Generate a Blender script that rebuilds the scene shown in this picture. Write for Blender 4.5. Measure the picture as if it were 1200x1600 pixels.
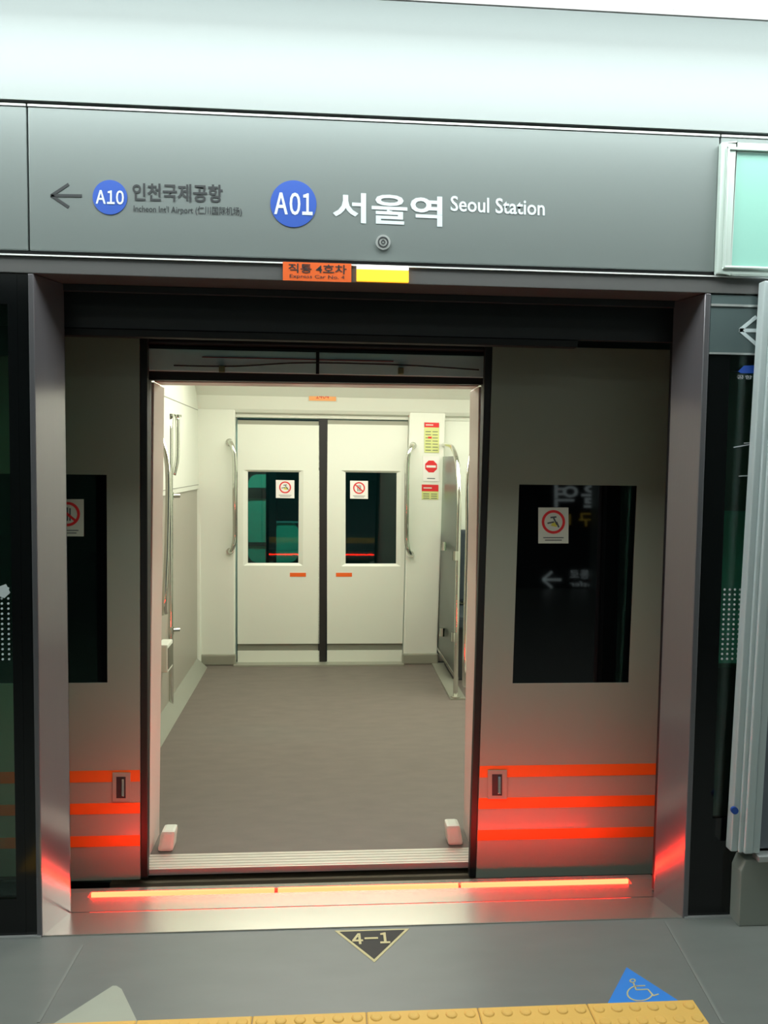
import bpy, bmesh, math, random
from mathutils import Vector, Matrix
random.seed(4)
S = bpy.context.scene
COL = S.collection
for o in list(bpy.data.objects):
    bpy.data.objects.remove(o)

# ------------------------------------------------------------------ camera
F, YAW, PITCH, ROLL = 1245.0, .0726, -.0599, -.0129
CAM = Vector((.036, -3.021, 1.462))
fw = Vector((math.sin(YAW)*math.cos(PITCH), math.cos(YAW)*math.cos(PITCH), math.sin(PITCH)))
r0 = Vector((math.cos(YAW), -math.sin(YAW), 0)); u0 = r0.cross(fw)
rt = r0*math.cos(ROLL) - u0*math.sin(ROLL)
up = r0*math.sin(ROLL) + u0*math.cos(ROLL)
cd = bpy.data.cameras.new('camera'); cam = bpy.data.objects.new('camera', cd); COL.objects.link(cam)
cd.sensor_fit = 'VERTICAL'; cd.sensor_height = 24.0; cd.lens = F/1600*24.0
cd.clip_start = .05; cd.clip_end = 100
cam.matrix_world = Matrix(((rt.x, up.x, -fw.x, CAM.x), (rt.y, up.y, -fw.y, CAM.y), (rt.z, up.z, -fw.z, CAM.z), (0, 0, 0, 1)))
S.camera = cam
S.view_settings.view_transform = 'Standard'; S.view_settings.look = 'None'
S.view_settings.gamma = 1; S.view_settings.use_curve_mapping = False
S.view_settings.exposure = 0.0

# ------------------------------------------------------------------ light levels
FIXTURE = 12.5      # fluorescent strip over the screen doors
PLATFORM = 1.3      # unseen ceiling lights added as fill over the platform
TRAIN = 6.4        # lamps in the train
LED = 58.0
TUNNEL = 80.0  # lamp added beyond the train to light the teal board
w = bpy.data.worlds.new('world'); S.world = w; w.use_nodes = True
w.node_tree.nodes['Background'].inputs[0].default_value = (.5, .62, .6, 1)
w.node_tree.nodes['Background'].inputs[1].default_value = .02

def ray(px, py): return fw + rt*((px-600)/F) - up*((py-800)/F)
def PY(px, py, y=0., lean=0.):
    """the point seen at a pixel on the plane y = y + lean*z"""
    d = ray(px, py); t = (y + lean*CAM.z - CAM.y)/(d.y - lean*d.z)
    return CAM + d*t
def PZ(px, py, z=0.):
    d = ray(px, py); return CAM + d*((z-CAM.z)/d.z)
def PX(px, py, x):
    d = ray(px, py); return CAM + d*((x-CAM.x)/d.x)

# ------------------------------------------------------------------ materials
def lin(c):
    o = []
    for v in c:
        v /= 255.; o.append(v/12.92 if v <= .04045 else ((v+.055)/1.055)**2.4)
    return (*o, 1)
MATS = {}
def mat(name, rgb, rough=.5, metal=0., vary=.06, scale=6., bump=0., stretch=(1, 1, 1), coat=0., emit=None, es=0., spec=.5):
    m = bpy.data.materials.new(name); m.use_nodes = True; nt = m.node_tree; N = nt.nodes; L = nt.links
    b = N['Principled BSDF']
    b.inputs['Roughness'].default_value = rough; b.inputs['Metallic'].default_value = metal
    b.inputs['Coat Weight'].default_value = coat; b.inputs['Specular IOR Level'].default_value = spec
    c = lin(rgb)
    tc = N.new('ShaderNodeTexCoord'); mp = N.new('ShaderNodeMapping'); mp.inputs['Scale'].default_value = stretch
    nz = N.new('ShaderNodeTexNoise'); nz.inputs['Scale'].default_value = scale; nz.inputs['Detail'].default_value = 6
    L.new(tc.outputs['Object'], mp.inputs[0]); L.new(mp.outputs[0], nz.inputs['Vector'])
    mx = N.new('ShaderNodeMix'); mx.data_type = 'RGBA'
    mx.inputs[6].default_value = (*[v*(1-vary) for v in c[:3]], 1); mx.inputs[7].default_value = (*[min(1, v*(1+vary)) for v in c[:3]], 1)
    L.new(nz.outputs[0], mx.inputs[0]); L.new(mx.outputs[2], b.inputs['Base Color'])
    if bump:
        bp = N.new('ShaderNodeBump'); bp.inputs['Strength'].default_value = bump; bp.inputs['Distance'].default_value = .002
        L.new(nz.outputs[0], bp.inputs['Height']); L.new(bp.outputs[0], b.inputs['Normal'])
    if emit:
        b.inputs['Emission Color'].default_value = (*emit, 1); b.inputs['Emission Strength'].default_value = es
    b.inputs['Coat Roughness'].default_value = .04
    MATS[name] = m; return m
def glass(name, tint, rough=.02, ior=1.5):
    m = bpy.data.materials.new(name); m.use_nodes = True; nt = m.node_tree; N = nt.nodes; L = nt.links
    N.remove(N['Principled BSDF']); out = N['Material Output']
    t = N.new('ShaderNodeBsdfTransparent'); t.inputs[0].default_value = (*tint, 1)
    g = N.new('ShaderNodeBsdfGlossy'); g.inputs['Roughness'].default_value = rough
    fr = N.new('ShaderNodeFresnel'); fr.inputs[0].default_value = ior
    mx = N.new('ShaderNodeMixShader'); L.new(fr.outputs[0], mx.inputs[0]); L.new(t.outputs[0], mx.inputs[1]); L.new(g.outputs[0], mx.inputs[2])
    L.new(mx.outputs[0], out.inputs[0]); return m

bulkhead_m = mat('bulkhead_paint', (130, 137, 136), .42, 0, .015, 2)
fascia_m = mat('fascia_grey_metal', (118, 126, 124), .34, .25, .03, 3, stretch=(.3, 1, 1))
header_m = mat('header_grey', (98, 98, 97), .4, .3, .03, 4)
column_m = mat('brushed_column', (134, 131, 135), .16, .65, .03, 20, stretch=(6, 6, .2))
alu_m = mat('aluminium_edge', (205, 208, 206), .3, .7, .03, 8)
sill_m = mat('stainless_sill', (205, 204, 194), .26, .85, .06, 10, .05, (.6, 5, 5))
line_m = mat('white_edge_line', (232, 234, 232), .4)
black_m = mat('black_rubber', (16, 16, 17), .55, 0, .1, 10)
blackgloss_m = mat('black_enamel', (9, 11, 12), .12, 0, .05, 4)
dark_m = mat('dark_grey_panel', (44, 46, 48), .5, 0, .08, 5)
signband_m = mat('sign_band_grey', (78, 92, 92), .35, 0, .03, 3)
floor_m = mat('platform_granite', (112, 115, 111), .38, 0, .10, 5, .06, (1, 3, 1))
grout_m = mat('platform_joint', (122, 125, 120), .6)
yellow_m = mat('tactile_yellow', (222, 178, 92), .6, 0, .06, 14, .1)
blue_m = mat('sign_blue', (34, 76, 164), .5, 0, .02)
floorblue_m = mat('floor_blue', (48, 128, 214), .5, 0, .04)
gold_m = mat('marking_cream', (196, 184, 138), .6, 0, .08, 30)
pale_m = mat('marking_pale_grey', (160, 163, 148), .6, 0, .07, 12)
ink_m = mat('sign_ink', (34, 38, 40), .6)
sgnwhite_m = mat('sign_letter_white', (200, 212, 214), .6)
orange_m = mat('orange_label', (226, 96, 30), .5, 0, .03)
stripe_m = mat('orange_stripe', (226, 106, 34), .4, 0, .03)
trainext_m = mat('train_exterior_paint', (148, 154, 138), .38, 0, .03, 3, coat=.1)
body_m = mat('train_body_paint', (96, 108, 102), .4, .2, .05, 3)
band_m = mat('train_lintel_teal', (206, 232, 230), .3, 0, .1, 6)
brown_m = mat('gap_brown', (128, 114, 92), .6, 0, .12, 8)
white_m = mat('train_interior_white', (212, 217, 203), .38, 0, .015, 3)
jamb_m = mat('train_jamb_white', (212, 200, 190), .35, 0, .02, 6)
greypanel_m = mat('train_grey_panel', (158, 156, 142), .4, 0, .03, 5)
kick_m = mat('kick_plate_grey', (150, 152, 136), .35, .3, .06, 6)
cove_m = mat('floor_cove_grey', (134, 138, 124), .4, 0, .05, 6)
trainfloor_m = mat('train_floor_vinyl', (104, 97, 88), .55, 0, .2, 7, .12, (1, 2.4, 1))
thresh_m = mat('threshold_aluminium', (205, 204, 192), .36, .5, .05, 18, .08, (.5, 6, 1))
chrome_m = mat('chrome_tube', (214, 216, 208), .12, 1, .02)
seal_m = mat('door_seal_black', (26, 28, 26), .5)
trainwall_seam = mat('panel_seam', (120, 122, 108), .5)
leafwin_m = mat('door_window_glass', (6, 9, 10), .03, 0, .05, 3, spec=.6)
card_m = mat('sticker_card', (222, 222, 214), .5, 0, .02)
cardoff_m = mat('sticker_card_dim', (196, 202, 186), .5, 0, .02)
red_m = mat('sticker_red', (206, 40, 42), .5, 0, .04)
greensticker_m = mat('sticker_green', (196, 204, 130), .5, 0, .05)
pict_m = mat('pictogram_grey', (70, 78, 80), .5)
pictyel_m = mat('pictogram_yellow', (196, 188, 70), .5)
brass_m = mat('small_brass', (150, 140, 100), .35, .8)
seat_m = mat('seat_fabric', (42, 52, 58), .8, 0, .15, 40, .1)
base_m = mat('case_base_grey', (152, 156, 146), .45, .1, .05, 6)
case_m = mat('case_frame_silver', (196, 208, 208), .35, .15, .03, 4)
casepanel_m = mat('case_panel_grey', (108, 114, 122), .35, 0, .08, 5)
frame_m = mat('lightbox_frame', (198, 212, 204), .3, .2, .02)
ceil_m = mat('ceiling_white', (196, 202, 198), .6)
backwall_m = mat('opposite_wall', (120, 134, 130), .5, 0, .08, 1.5)
tunnel_m = mat('tunnel_concrete', (40, 44, 44), .8, 0, .2, 2, .3)
teal_m = mat('teal_side_panel', (96, 176, 160), .4, 0, .08, 3)
tpanel_m = mat('reflection_teal', (120, 190, 160), .5, 0, .1, 2)  # teal of the window reflections put into the board's colour
mint_m = mat('mint_light_panel', (120, 165, 152), .25, 0, .02, 2, emit=(.24, .46, .40), es=.5)
lampy_m = mat('indicator_yellow', (240, 190, 40), .4, emit=(1, .36, .02), es=2.0)
lampw_m = mat('indicator_white', (240, 240, 230), .4, emit=(1, .9, .85), es=1.2)
led_m = mat('led_red', (255, 60, 30), .4, emit=(1, .0125, .0045), es=LED)
tubelight_m = mat('fluorescent_diffuser', (240, 245, 245), .5, emit=(.92, 1, .985), es=FIXTURE)
platfill_m = mat('platform_fill_diffuser', (240, 245, 245), .5, emit=(.85, 1, .95), es=PLATFORM)
trainlight_m = mat('train_light_diffuser', (245, 245, 235), .5, emit=(1, .975, .86), es=TRAIN)
signlit_m = mat('lit_sign_letter', (200, 210, 210), .5, emit=(.75, .9, .9), es=1.0)
signyel_m = mat('lit_sign_yellow', (200, 170, 60), .5, emit=(.9, .65, .1), es=.7)
psdglass_m = glass('tinted_screen_glass', (.74, .96, .88), .03)
farglass_m = glass('far_window_glass', (.22, .55, .52), .02)
screen_m = glass('partition_glass', (.72, .80, .74), .3, 1.22)
clear_m = glass('clear_partition_glass', (.86, .93, .88), .02)

# ------------------------------------------------------------------ building helpers
def link(name, me, m, parent=None):
    o = bpy.data.objects.new(name, me); COL.objects.link(o)
    if m: me.materials.append(m)
    if parent is not None:
        o.parent = parent; p = parent; off = Vector((0, 0, 0))
        while p: off += p.location; p = p.parent
        for v in me.vertices: v.co -= off
        # children keep local coordinates: location 0 relative to the thing's base
    else:
        vs = [v.co for v in me.vertices]
        c = Vector(((min(v.x for v in vs)+max(v.x for v in vs))/2, (min(v.y for v in vs)+max(v.y for v in vs))/2, min(v.z for v in vs)))
        for v in me.vertices: v.co -= c
        o.location = c
    return o
def finish(bm, name, m, parent=None, bevel=0., smooth=False, seg=2):
    bmesh.ops.remove_doubles(bm, verts=bm.verts, dist=1e-6)
    bmesh.ops.recalc_face_normals(bm, faces=bm.faces)
    if bevel:
        es = [e for e in bm.edges if len(e.link_faces) == 2 and e.calc_face_angle(0) > .5]
        bmesh.ops.bevel(bm, geom=es, offset=bevel, segments=seg, affect='EDGES', profile=.6, clamp_overlap=True)
    me = bpy.data.meshes.new(name); bm.to_mesh(me); bm.free()
    if smooth:
        for p in me.polygons: p.use_smooth = True
    return link(name, me, m, parent)
def add_box(bm, x0, x1, y0, y1, z0, z1):
    vs = [bm.verts.new((x, y, z)) for x in (x0, x1) for y in (y0, y1) for z in (z0, z1)]
    for f in ((0, 1, 3, 2), (4, 6, 7, 5), (0, 4, 5, 1), (2, 3, 7, 6), (0, 2, 6, 4), (1, 5, 7, 3)):
        bm.faces.new([vs[i] for i in f])
def box(name, x0, x1, y0, y1, z0, z1, m, parent=None, bevel=0.):
    bm = bmesh.new(); add_box(bm, x0, x1, y0, y1, z0, z1); return finish(bm, name, m, parent, bevel)
def add_prism(bm, pts, off):
    a = [bm.verts.new(p) for p in pts]; b = [bm.verts.new(Vector(p)+off) for p in pts]
    bm.faces.new(a); bm.faces.new(b[::-1]); n = len(a)
    for i in range(n): bm.faces.new((a[i], b[i], b[(i+1) % n], a[(i+1) % n]))
def prism(name, pts, off, m, parent=None, bevel=0.):
    bm = bmesh.new(); add_prism(bm, pts, Vector(off)); return finish(bm, name, m, parent, bevel)
def colprism(name, xy, z0, z1, m, parent=None, bevel=0.):
    return prism(name, [(x, y, z0) for x, y in xy], (0, 0, z1-z0), m, parent, bevel)
def profile(name, yz, x0, x1, m, parent=None, bevel=0.):
    return prism(name, [(x0, y, z) for y, z in yz], (x1-x0, 0, 0), m, parent, bevel)
def add_tube(bm, pts, r, seg=12, smooth=True, caps=True):
    P = [Vector(p) for p in pts]
    if smooth and len(P) > 2:
        Q = []
        for i in range(len(P)-1):
            a = P[max(i-1, 0)]; b = P[i]; c = P[i+1]; d = P[min(i+2, len(P)-1)]
            for k in range(6):
                t = k/6
                Q.append(.5*((2*b)+(-a+c)*t+(2*a-5*b+4*c-d)*t*t+(-a+3*b-3*c+d)*t**3))
        Q.append(P[-1]); P = Q
    T = [(P[min(i+1, len(P)-1)]-P[max(i-1, 0)]).normalized() for i in range(len(P))]
    n = T[0].orthogonal().normalized(); rings = []
    for i, p in enumerate(P):
        n = (n - T[i]*n.dot(T[i])).normalized(); b = T[i].cross(n)
        rings.append([bm.verts.new(p+(n*math.cos(2*math.pi*k/seg)+b*math.sin(2*math.pi*k/seg))*r) for k in range(seg)])
    for i in range(len(rings)-1):
        for k in range(seg): bm.faces.new((rings[i][k], rings[i][(k+1) % seg], rings[i+1][(k+1) % seg], rings[i+1][k]))
    if caps: bm.faces.new(rings[0][::-1]); bm.faces.new(rings[-1])
def tube(name, pts, r, m, parent=None, seg=14, smooth=True):
    bm = bmesh.new(); add_tube(bm, pts, r, seg, smooth); return finish(bm, name, m, parent, 0, True)
def empty(name, loc=(0, 0, 0)):
    o = bpy.data.objects.new(name, None); COL.objects.link(o); o.location = loc; o.empty_display_size = .05; return o
def tag(o, label=None, cat=None, group=None, kind=None):
    if label: o['label'] = label
    if cat: o['category'] = cat
    if group: o['group'] = group
    if kind: o['kind'] = kind
    return o
def struct(o): o['kind'] = 'structure'; return o
def copy_tree(o, parent=None):
    c = o.copy(); COL.objects.link(c); c.parent = parent
    for ch in list(o.children): copy_tree(ch, c)
    return c

class Quad:
    """a flat patch of a surface given by its four corners: u runs right, v runs up"""
    def __init__(s, tl, tr, br, bl): s.c = [Vector(v) for v in (tl, tr, br, bl)]; s.n = ((s.c[1]-s.c[0]).cross(s.c[3]-s.c[0])).normalized()
    def p(s, u, v, d=0):
        tl, tr, br, bl = s.c
        return (bl*(1-u)+br*u)*(1-v)+(tl*(1-u)+tr*u)*v - s.nn*d
    @property
    def nn(s): return s.n if s.n.dot(CAM-s.c[0]) < 0 else -s.n   # points away from the viewer's side
    def w(s): return (s.c[1]-s.c[0]).length
    def h(s): return (s.c[3]-s.c[0]).length
    def sub(s, u0, u1, v0, v1): return Quad(s.p(u0, v1), s.p(u1, v1), s.p(u1, v0), s.p(u0, v0))
def qY(x0, x1, y0, y1, Y, lean=0., s=.035):
    """patch seen between pixel columns x0..x1 and rows y0..y1 (rows at x0; s = slope of the rows), on the plane at Y"""
    k = s*(x1-x0)
    return Quad(PY(x0, y0, Y, lean), PY(x1, y0+k, Y, lean), PY(x1, y1+k, Y, lean), PY(x0, y1, Y, lean))
def rectY(x0, x1, z0, z1, Y): return Quad((x0, Y, z1), (x1, Y, z1), (x1, Y, z0), (x0, Y, z0))
def plate(name, q, m, parent=None, front=.001, back=.001, bevel=0., bm=None, uv=((0, 0), (1, 0), (1, 1), (0, 1))):
    own = bm is None
    if own: bm = bmesh.new()
    add_prism(bm, [q.p(u, v, front) for u, v in uv], q.nn*(front+back))
    if own: return finish(bm, name, m, parent, bevel)
def disc_uv(q, cu, cv, r, n=40):
    return [(cu+r*math.cos(2*math.pi*i/n)/q.w(), cv+r*math.sin(2*math.pi*i/n)/q.h()) for i in range(n)]
def ring(name, q, cu, cv, r1, r2, m, parent=None, d=.0016, bar=None):
    bm = bmesh.new(); n = 40
    A = [bm.verts.new(q.p(*uv, d)) for uv in disc_uv(q, cu, cv, r1, n)]; B = [bm.verts.new(q.p(*uv, d)) for uv in disc_uv(q, cu, cv, r2, n)]
    A2 = [bm.verts.new(q.p(*uv, 0)) for uv in disc_uv(q, cu, cv, r1, n)]; B2 = [bm.verts.new(q.p(*uv, 0)) for uv in disc_uv(q, cu, cv, r2, n)]
    for i in range(n):
        j = (i+1) % n
        for a, b in ((A, B), (B, B2), (B2, A2), (A2, A)): bm.faces.new((a[i], a[j], b[j], b[i]))
    if bar is not None:
        a = math.radians(bar); c, s_ = math.cos(a), math.sin(a); t = (r1-r2)*.45
        plate('', q, None, front=d, back=0, bm=bm, uv=[(cu+(x*c-y*s_)/q.w(), cv+(x*s_+y*c)/q.h()) for x, y in ((-r2-t*.5, -t), (r2+t*.5, -t), (r2+t*.5, t), (-r2-t*.5, t))])
    return finish(bm, name, m, parent)
def text(name, body, q, m, parent=None, d=.0015, bold=.0, mirror=False):
    cu = bpy.data.curves.new(name, 'FONT'); cu.body = body; cu.size = 1; cu.offset = bold; cu.resolution_u = 3
    t = bpy.data.objects.new(name, cu); COL.objects.link(t)
    bpy.context.view_layer.update()
    me = bpy.data.meshes.new_from_object(t.evaluated_get(bpy.context.evaluated_depsgraph_get()))
    bpy.data.objects.remove(t); me.materials.clear()
    xs = [v.co.x for v in me.vertices]; ys = [v.co.y for v in me.vertices]
    x0, x1, y0, y1 = min(xs), max(xs), min(ys), max(ys)
    for v in me.vertices:
        u = (v.co.x-x0)/(x1-x0); v.co = q.p(1-u if mirror else u, (v.co.y-y0)/(y1-y0), d)
    me.name = name
    return link(name, me, m, parent)
def packed(name, body, q, m, parent=None, d=.0015, bold=.0, gap=.10):
    """letters and digits set one by one and packed closely"""
    vs, fs, x = [], [], 0.
    for ch in body:
        cu = bpy.data.curves.new(name, 'FONT'); cu.body = chr(ord(ch)+0xFEE0); cu.size = 1; cu.offset = bold; cu.resolution_u = 3
        t = bpy.data.objects.new(name, cu); COL.objects.link(t); bpy.context.view_layer.update()
        me = bpy.data.meshes.new_from_object(t.evaluated_get(bpy.context.evaluated_depsgraph_get())); bpy.data.objects.remove(t)
        x0 = min(v.co.x for v in me.vertices); x1 = max(v.co.x for v in me.vertices); n = len(vs)
        vs += [(v.co.x-x0+x, v.co.y) for v in me.vertices]; fs += [[i+n for i in p.vertices] for p in me.polygons]
        x += x1-x0+gap
    X1 = max(v[0] for v in vs); y0, y1 = min(v[1] for v in vs), max(v[1] for v in vs)
    me = bpy.data.meshes.new(name); me.from_pydata([q.p(a/X1, (b-y0)/(y1-y0), d) for a, b in vs], [], fs)
    return link(name, me, m, parent)
def strokes(name, q, segs, t, m, parent=None, d=.0015):
    """flat strokes (u0,v0,u1,v1) of width t metres on a patch"""
    bm = bmesh.new(); W, H = q.w(), q.h()
    for u0_, v0_, u1_, v1_ in segs:
        a = Vector((u0_*W, v0_*H)); b = Vector((u1_*W, v1_*H)); n = (b-a).normalized(); n = Vector((-n.y, n.x))*t/2
        plate('', q, None, front=d, back=0, bm=bm, uv=[((p.x)/W, (p.y)/H) for p in (a-n, b-n, b+n, a+n)])
    return finish(bm, name, m, parent)

# ================================================================== THE PLATFORM
YF = -.586            # front plane of the screen doors
struct(box('floor', -3.2, 3.2, -6.6, YF-.004, -.2, 0, floor_m))
bm = bmesh.new()
for a, b in ((PZ(1040, 1440), PZ(1130, 1600)), (PZ(128, 1478), PZ(60, 1598))):
    dx = Vector((.004, 0, 0)); add_prism(bm, [a-dx, a+dx, b+dx, b-dx], Vector((0, 0, .0015)))
struct(finish(bm, 'floor_joint', grout_m))
struct(box('ceiling', -3.2, 3.2, -6.6, -.95, 3.12, 3.2, ceil_m))
struct(box('wall_back', -3.2, 3.2, -6.7, -6.6, -.2, 3.2, backwall_m))
struct(box('wall_left', -3.3, -3.2, -6.6, -.62, -.2, 3.2, backwall_m))
struct(box('wall_right', 3.2, 3.3, -6.6, -.62, -.2, 3.2, backwall_m))

# light grey bulkhead above the fascia, leaning out towards the ceiling
ZT, ZB = 2.487, 2.072
bt = PY(950, 19, -.74)
struct(box('wall_bulkhead', -3.2, 3.2, YF-.012, -.42, ZT+.006, 3.2, bulkhead_m))
t = tag(empty('linear_ceiling_light', (0, -.92, bt.z)), 'long white fluorescent strip light above the silver bulkhead', 'light')
box('housing', -3.2, 3.2, -1.16, -.74, bt.z+.075, bt.z+.12, ceil_m, t)
box('edge_trim', -3.2, 3.2, -.748, -.740, bt.z-.002, bt.z+.012, header_m, t, .001)
box('diffuser', -3.19, 3.19, -1.14, -.75, bt.z+.012, bt.z+.075, tubelight_m, t)
tl = tag(empty('fill_ceiling_light', (0, -3.3, 3.09)), 'unseen white ceiling lamp added for fill light behind the camera', 'light', 'added fill lamps over the platform')  # unseen lamp, put in for soft fill on the platform side
box('housing', -3, 3, -3.5, -3.1, 3.10, 3.12, ceil_m, tl); box('diffuser', -2.98, 2.98, -3.47, -3.13, 3.08, 3.10, platfill_m, tl)
c = copy_tree(tl); c.location.y = -5.2

# fascia: three panels side by side
xj1 = PY(43.5, 275, YF).x; xj2 = PY(1121.5, 320, YF).x
def fascia(x0, x1, lab):
    t = tag(empty('fascia_panel', ((x0+x1)/2, YF, ZB)), lab, 'sign panel')
    box('panel', x0+.0025, x1-.0025, YF, YF+.04, ZB, ZT-.008, fascia_m, t, .003)
    box('edge_trim', x0+.0025, x1-.0025, YF-.003, YF+.02, ZT-.007, ZT-.001, alu_m, t)
    return t
fascia(-3.19, xj1, 'plain grey metal fascia panel left of the station name panel')
fp = fascia(xj1, xj2, 'grey metal fascia panel lettered with the station name and arrow')
fascia(xj2, 3.19, 'grey metal fascia panel behind the mint light box')
Yl = YF
q = qY(79, 128, 286, 325, Yl, s=.01)
strokes('arrow', q, [(0, .5, 1, .5), (.03, .5, .58, .96), (.03, .5, .58, .04)], .008, ink_m, fp)
def roundel(cx, cy, r, body, w_, h_):
    q = qY(cx-r, cx+r, cy-r, cy+r, Yl, s=.02)
    a = plate('roundel', q, blue_m, fp, .002, 0, uv=disc_uv(q, .5, .5, q.w()/2, 48)); a['label'] = 'blue disc reading '+body
    packed('lettering', body, qY(cx-w_, cx+w_, cy-h_, cy+h_, Yl, s=.03), sgnwhite_m, a, .0032, .022)
roundel(172, 308, 27, 'A10', 22, 11); roundel(458.5, 318, 36, 'A01', 30, 17.5)
def lt(name, body, x0, x1, y0, y1, m, s=.035, bold=.0, lab=None):
    o = text(name, body, qY(x0, x1, y0, y1, Yl, s=s), m, fp, .0015, bold)
    if lab: o['label'] = lab
lt('lettering', '인천국제공항', 207, 348, 286, 314, ink_m, .02, .024, 'dark airport name in Korean')
lt('lettering', "Incheon Int'l Airport (仁川国际机场)", 209, 378, 319, 334, ink_m, .03, .008, 'small dark airport name')
lt('lettering', '서울역', 520, 691, 300, 347, sgnwhite_m, .045, .021, 'large white station name in Korean')
lt('lettering', 'Seoul Station', 704, 851, 306, 330, sgnwhite_m, .05, .014, 'white station name in English')
ql = qY(587, 610, 368, 390, Yl, s=.02)
lk = plate('key_lock', ql, alu_m, fp, .006, 0, uv=disc_uv(ql, .5, .5, ql.w()/2)); lk['label'] = 'round chrome key lock'
ring('lock_ring', ql, .5, .5, ql.w()*.36, ql.w()*.27, ink_m, lk, .0075); ring('lock_ring', ql, .5, .5, ql.w()*.15, ql.w()*.08, ink_m, lk, .0075)

# header beam and frame of the doorway
ZH = 2.005; YR = -.462
fr = tag(empty('screen_door_frame', (.19, YF, 0)), 'grey and black frame around the wide screen door opening', 'door frame')
box('shadow_gap', -3.19, 3.19, YF+.006, YF+.05, ZB-.014, ZB-.001, black_m, fr)
box('edge_trim', -3.19, 3.19, YF-.012, YF+.02, ZB-.0185, ZB-.0145, line_m, fr)
hb = box('header_beam', -3.19, 3.19, YF-.006, YR, ZH, ZB-.02, header_m, fr, .002)
box('soffit_lip', -.80, 1.19, YR-.004, YR+.012, ZH-.022, ZH-.001, dark_m, fr, .002)
xl0, xr0 = PY(60, 950, YF).x, PY(1083, 950, YF).x
pl = [(-.838, YF-.004), (-.822, YF-.006), (-.776, YR), (-.784, YR+.012), (-.87, YR+.012), (-.87, YF+.01), (-.838, YF+.01)]
cl = colprism('column', pl, 0, ZH-.001, column_m, fr, .003); cl['label'] = 'left brushed metal column'
pr = [(1.222, YF-.004), (1.204, YF-.006), (1.160, YR), (1.168, YR+.012), (1.25, YR+.012), (1.25, YF+.01), (1.222, YF+.01)]
cr = colprism('column', pr, 0, ZH-.001, column_m, fr, .003); cr['label'] = 'right brushed metal column'
zt0 = 1.905
box('transom_panel', -.86, 1.25, -.38, -.36, zt0-.02, 2.2, dark_m, fr, .002)
box('guide_rail', -.86, PY(900, 530, -.36).x, -.385, -.345, zt0-.045, zt0-.022, black_m, fr, .003)
box('guide_rail', -.86, 1.25, -.34, -.30, zt0+.0, zt0+.02, black_m, fr, .003)

# LED gate indicator and orange label on the header
gl = tag(empty('indicator_lamp', PY(597, 441, YF)), 'lit yellow indicator lamp on the header above the door', 'lamp')
q = qY(557, 638, 415, 440, YF-.006, s=.03)
plate('lens', q.sub(0, 1, 0, .74), lampy_m, gl, .012, 0, .002); plate('lens_cap', q.sub(0, 1, .74, 1), lampw_m, gl, .013, 0, .002)
q = qY(442, 549, 409, 438, YF-.013, s=.03)
ol = tag(empty('car_number_label', q.p(.5, 0)), 'orange label with black car number lettering left of the yellow lamp', 'label')
plate('card', q, orange_m, ol, .001, 0)
text('lettering', '직통 4호차', q.sub(.08, .93, .42, .92), ink_m, ol, .002, .012); text('lettering', 'Express Car No. 4', q.sub(.10, .90, .10, .34), ink_m, ol, .002)

# sill and LED strips
sl = tag(empty('door_sill', (.19, YF, 0)), 'brushed stainless steel sill across the foot of the doorway', 'sill')
prism('front_plate', [(-.822, YF-.004, .004), (1.206, YF-.004, .004), (1.166, YR-.004, .004), (-.782, YR-.004, .004)], (0, 0, -.03), sill_m, sl, .002)
bm = bmesh.new()
add_box(bm, -.84, 1.22, YR+.004, -.372, -.03, .001); add_prism(bm, [Vector((-.84, -.342, .001)), Vector((-.84, -.292, -.011)), Vector((-.84, -.292, -.06)), Vector((-.84, -.342, -.06))], Vector((2.06, 0, 0)))
add_box(bm, -.84, -.748, -.372, -.342, -.03, .001); add_box(bm, 1.118, 1.22, -.372, -.342, -.03, .001)
finish(bm, 'back_plate', sill_m, sl)
box('seam', -.80, 1.18, YR-.004, YR+.004, -.03, -.003, black_m, sl)
box('channel', -.748, 1.118, -.372, -.342, -.03, -.014, dark_m, sl)
bm = bmesh.new()
for i in range(60):
    x = -.84+i*.0345; add_box(bm, x, x+.022, -.292, -.262, -.06, -.028)
finish(bm, 'gap_comb', brown_m, sl)
led_x = [(-.742, -.130), (-.118, .506), (.516, 1.112)]
led_lab = ['red glowing light strip set in the sill, leftmost of three', 'red glowing light strip set in the sill, middle of three', 'red glowing light strip set in the sill, rightmost of three']
for (a, b), lb in zip(led_x, led_lab):
    tag(box('led_light_strip', a, b, -.3610, -.3520, -.013, .009, led_m, None, .002), lb, 'light strip', 'red light strips in the sill')
struct(box('trim_1', -3.19, -.824, YF-.012, YF, -.001, .006, alu_m))
struct(box('trim_2', 1.209, 3.19, YF-.012, YF, -.001, .006, alu_m))

# fixed glass panels on both sides
xb = PY(18, 900, YF).x
t = tag(empty('fixed_glass_panel', (-1.4, YF, 0)), 'dark tinted fixed glass panel left of the doorway', 'glass panel')
bm = bmesh.new(); Y0, Y1 = YF, YF+.014
add_box(bm, xb, -.871, Y0, Y1, .008, ZH-.002); add_box(bm, -2.2, xb, Y0, Y1, .008, .12); add_box(bm, -2.2, xb, Y0, Y1, ZH-.09, ZH-.002); add_box(bm, -2.2, -2.12, Y0, Y1, .12, ZH-.09)
finish(bm, 'black_border', blackgloss_m, t); box('frame_edge', -.871, -.839, YF+.001, YF+.02, .008, ZH-.002, blackgloss_m, t)
box('pane', -2.12, xb, Y0+.003, Y1-.003, .12, ZH-.09, psdglass_m, t)
def dots(q, nu, nv, r, name, parent, skip=None):
    bm = bmesh.new()
    for i in range(nu):
        for j in range(nv):
            if skip and skip(i, j): continue
            plate('', q, None, front=.0012, back=0, bm=bm, uv=disc_uv(q, (i+.5)/nu, (j+.5)/nv, r, 8))
    o = finish(bm, name, sgnwhite_m, parent); return o
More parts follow.
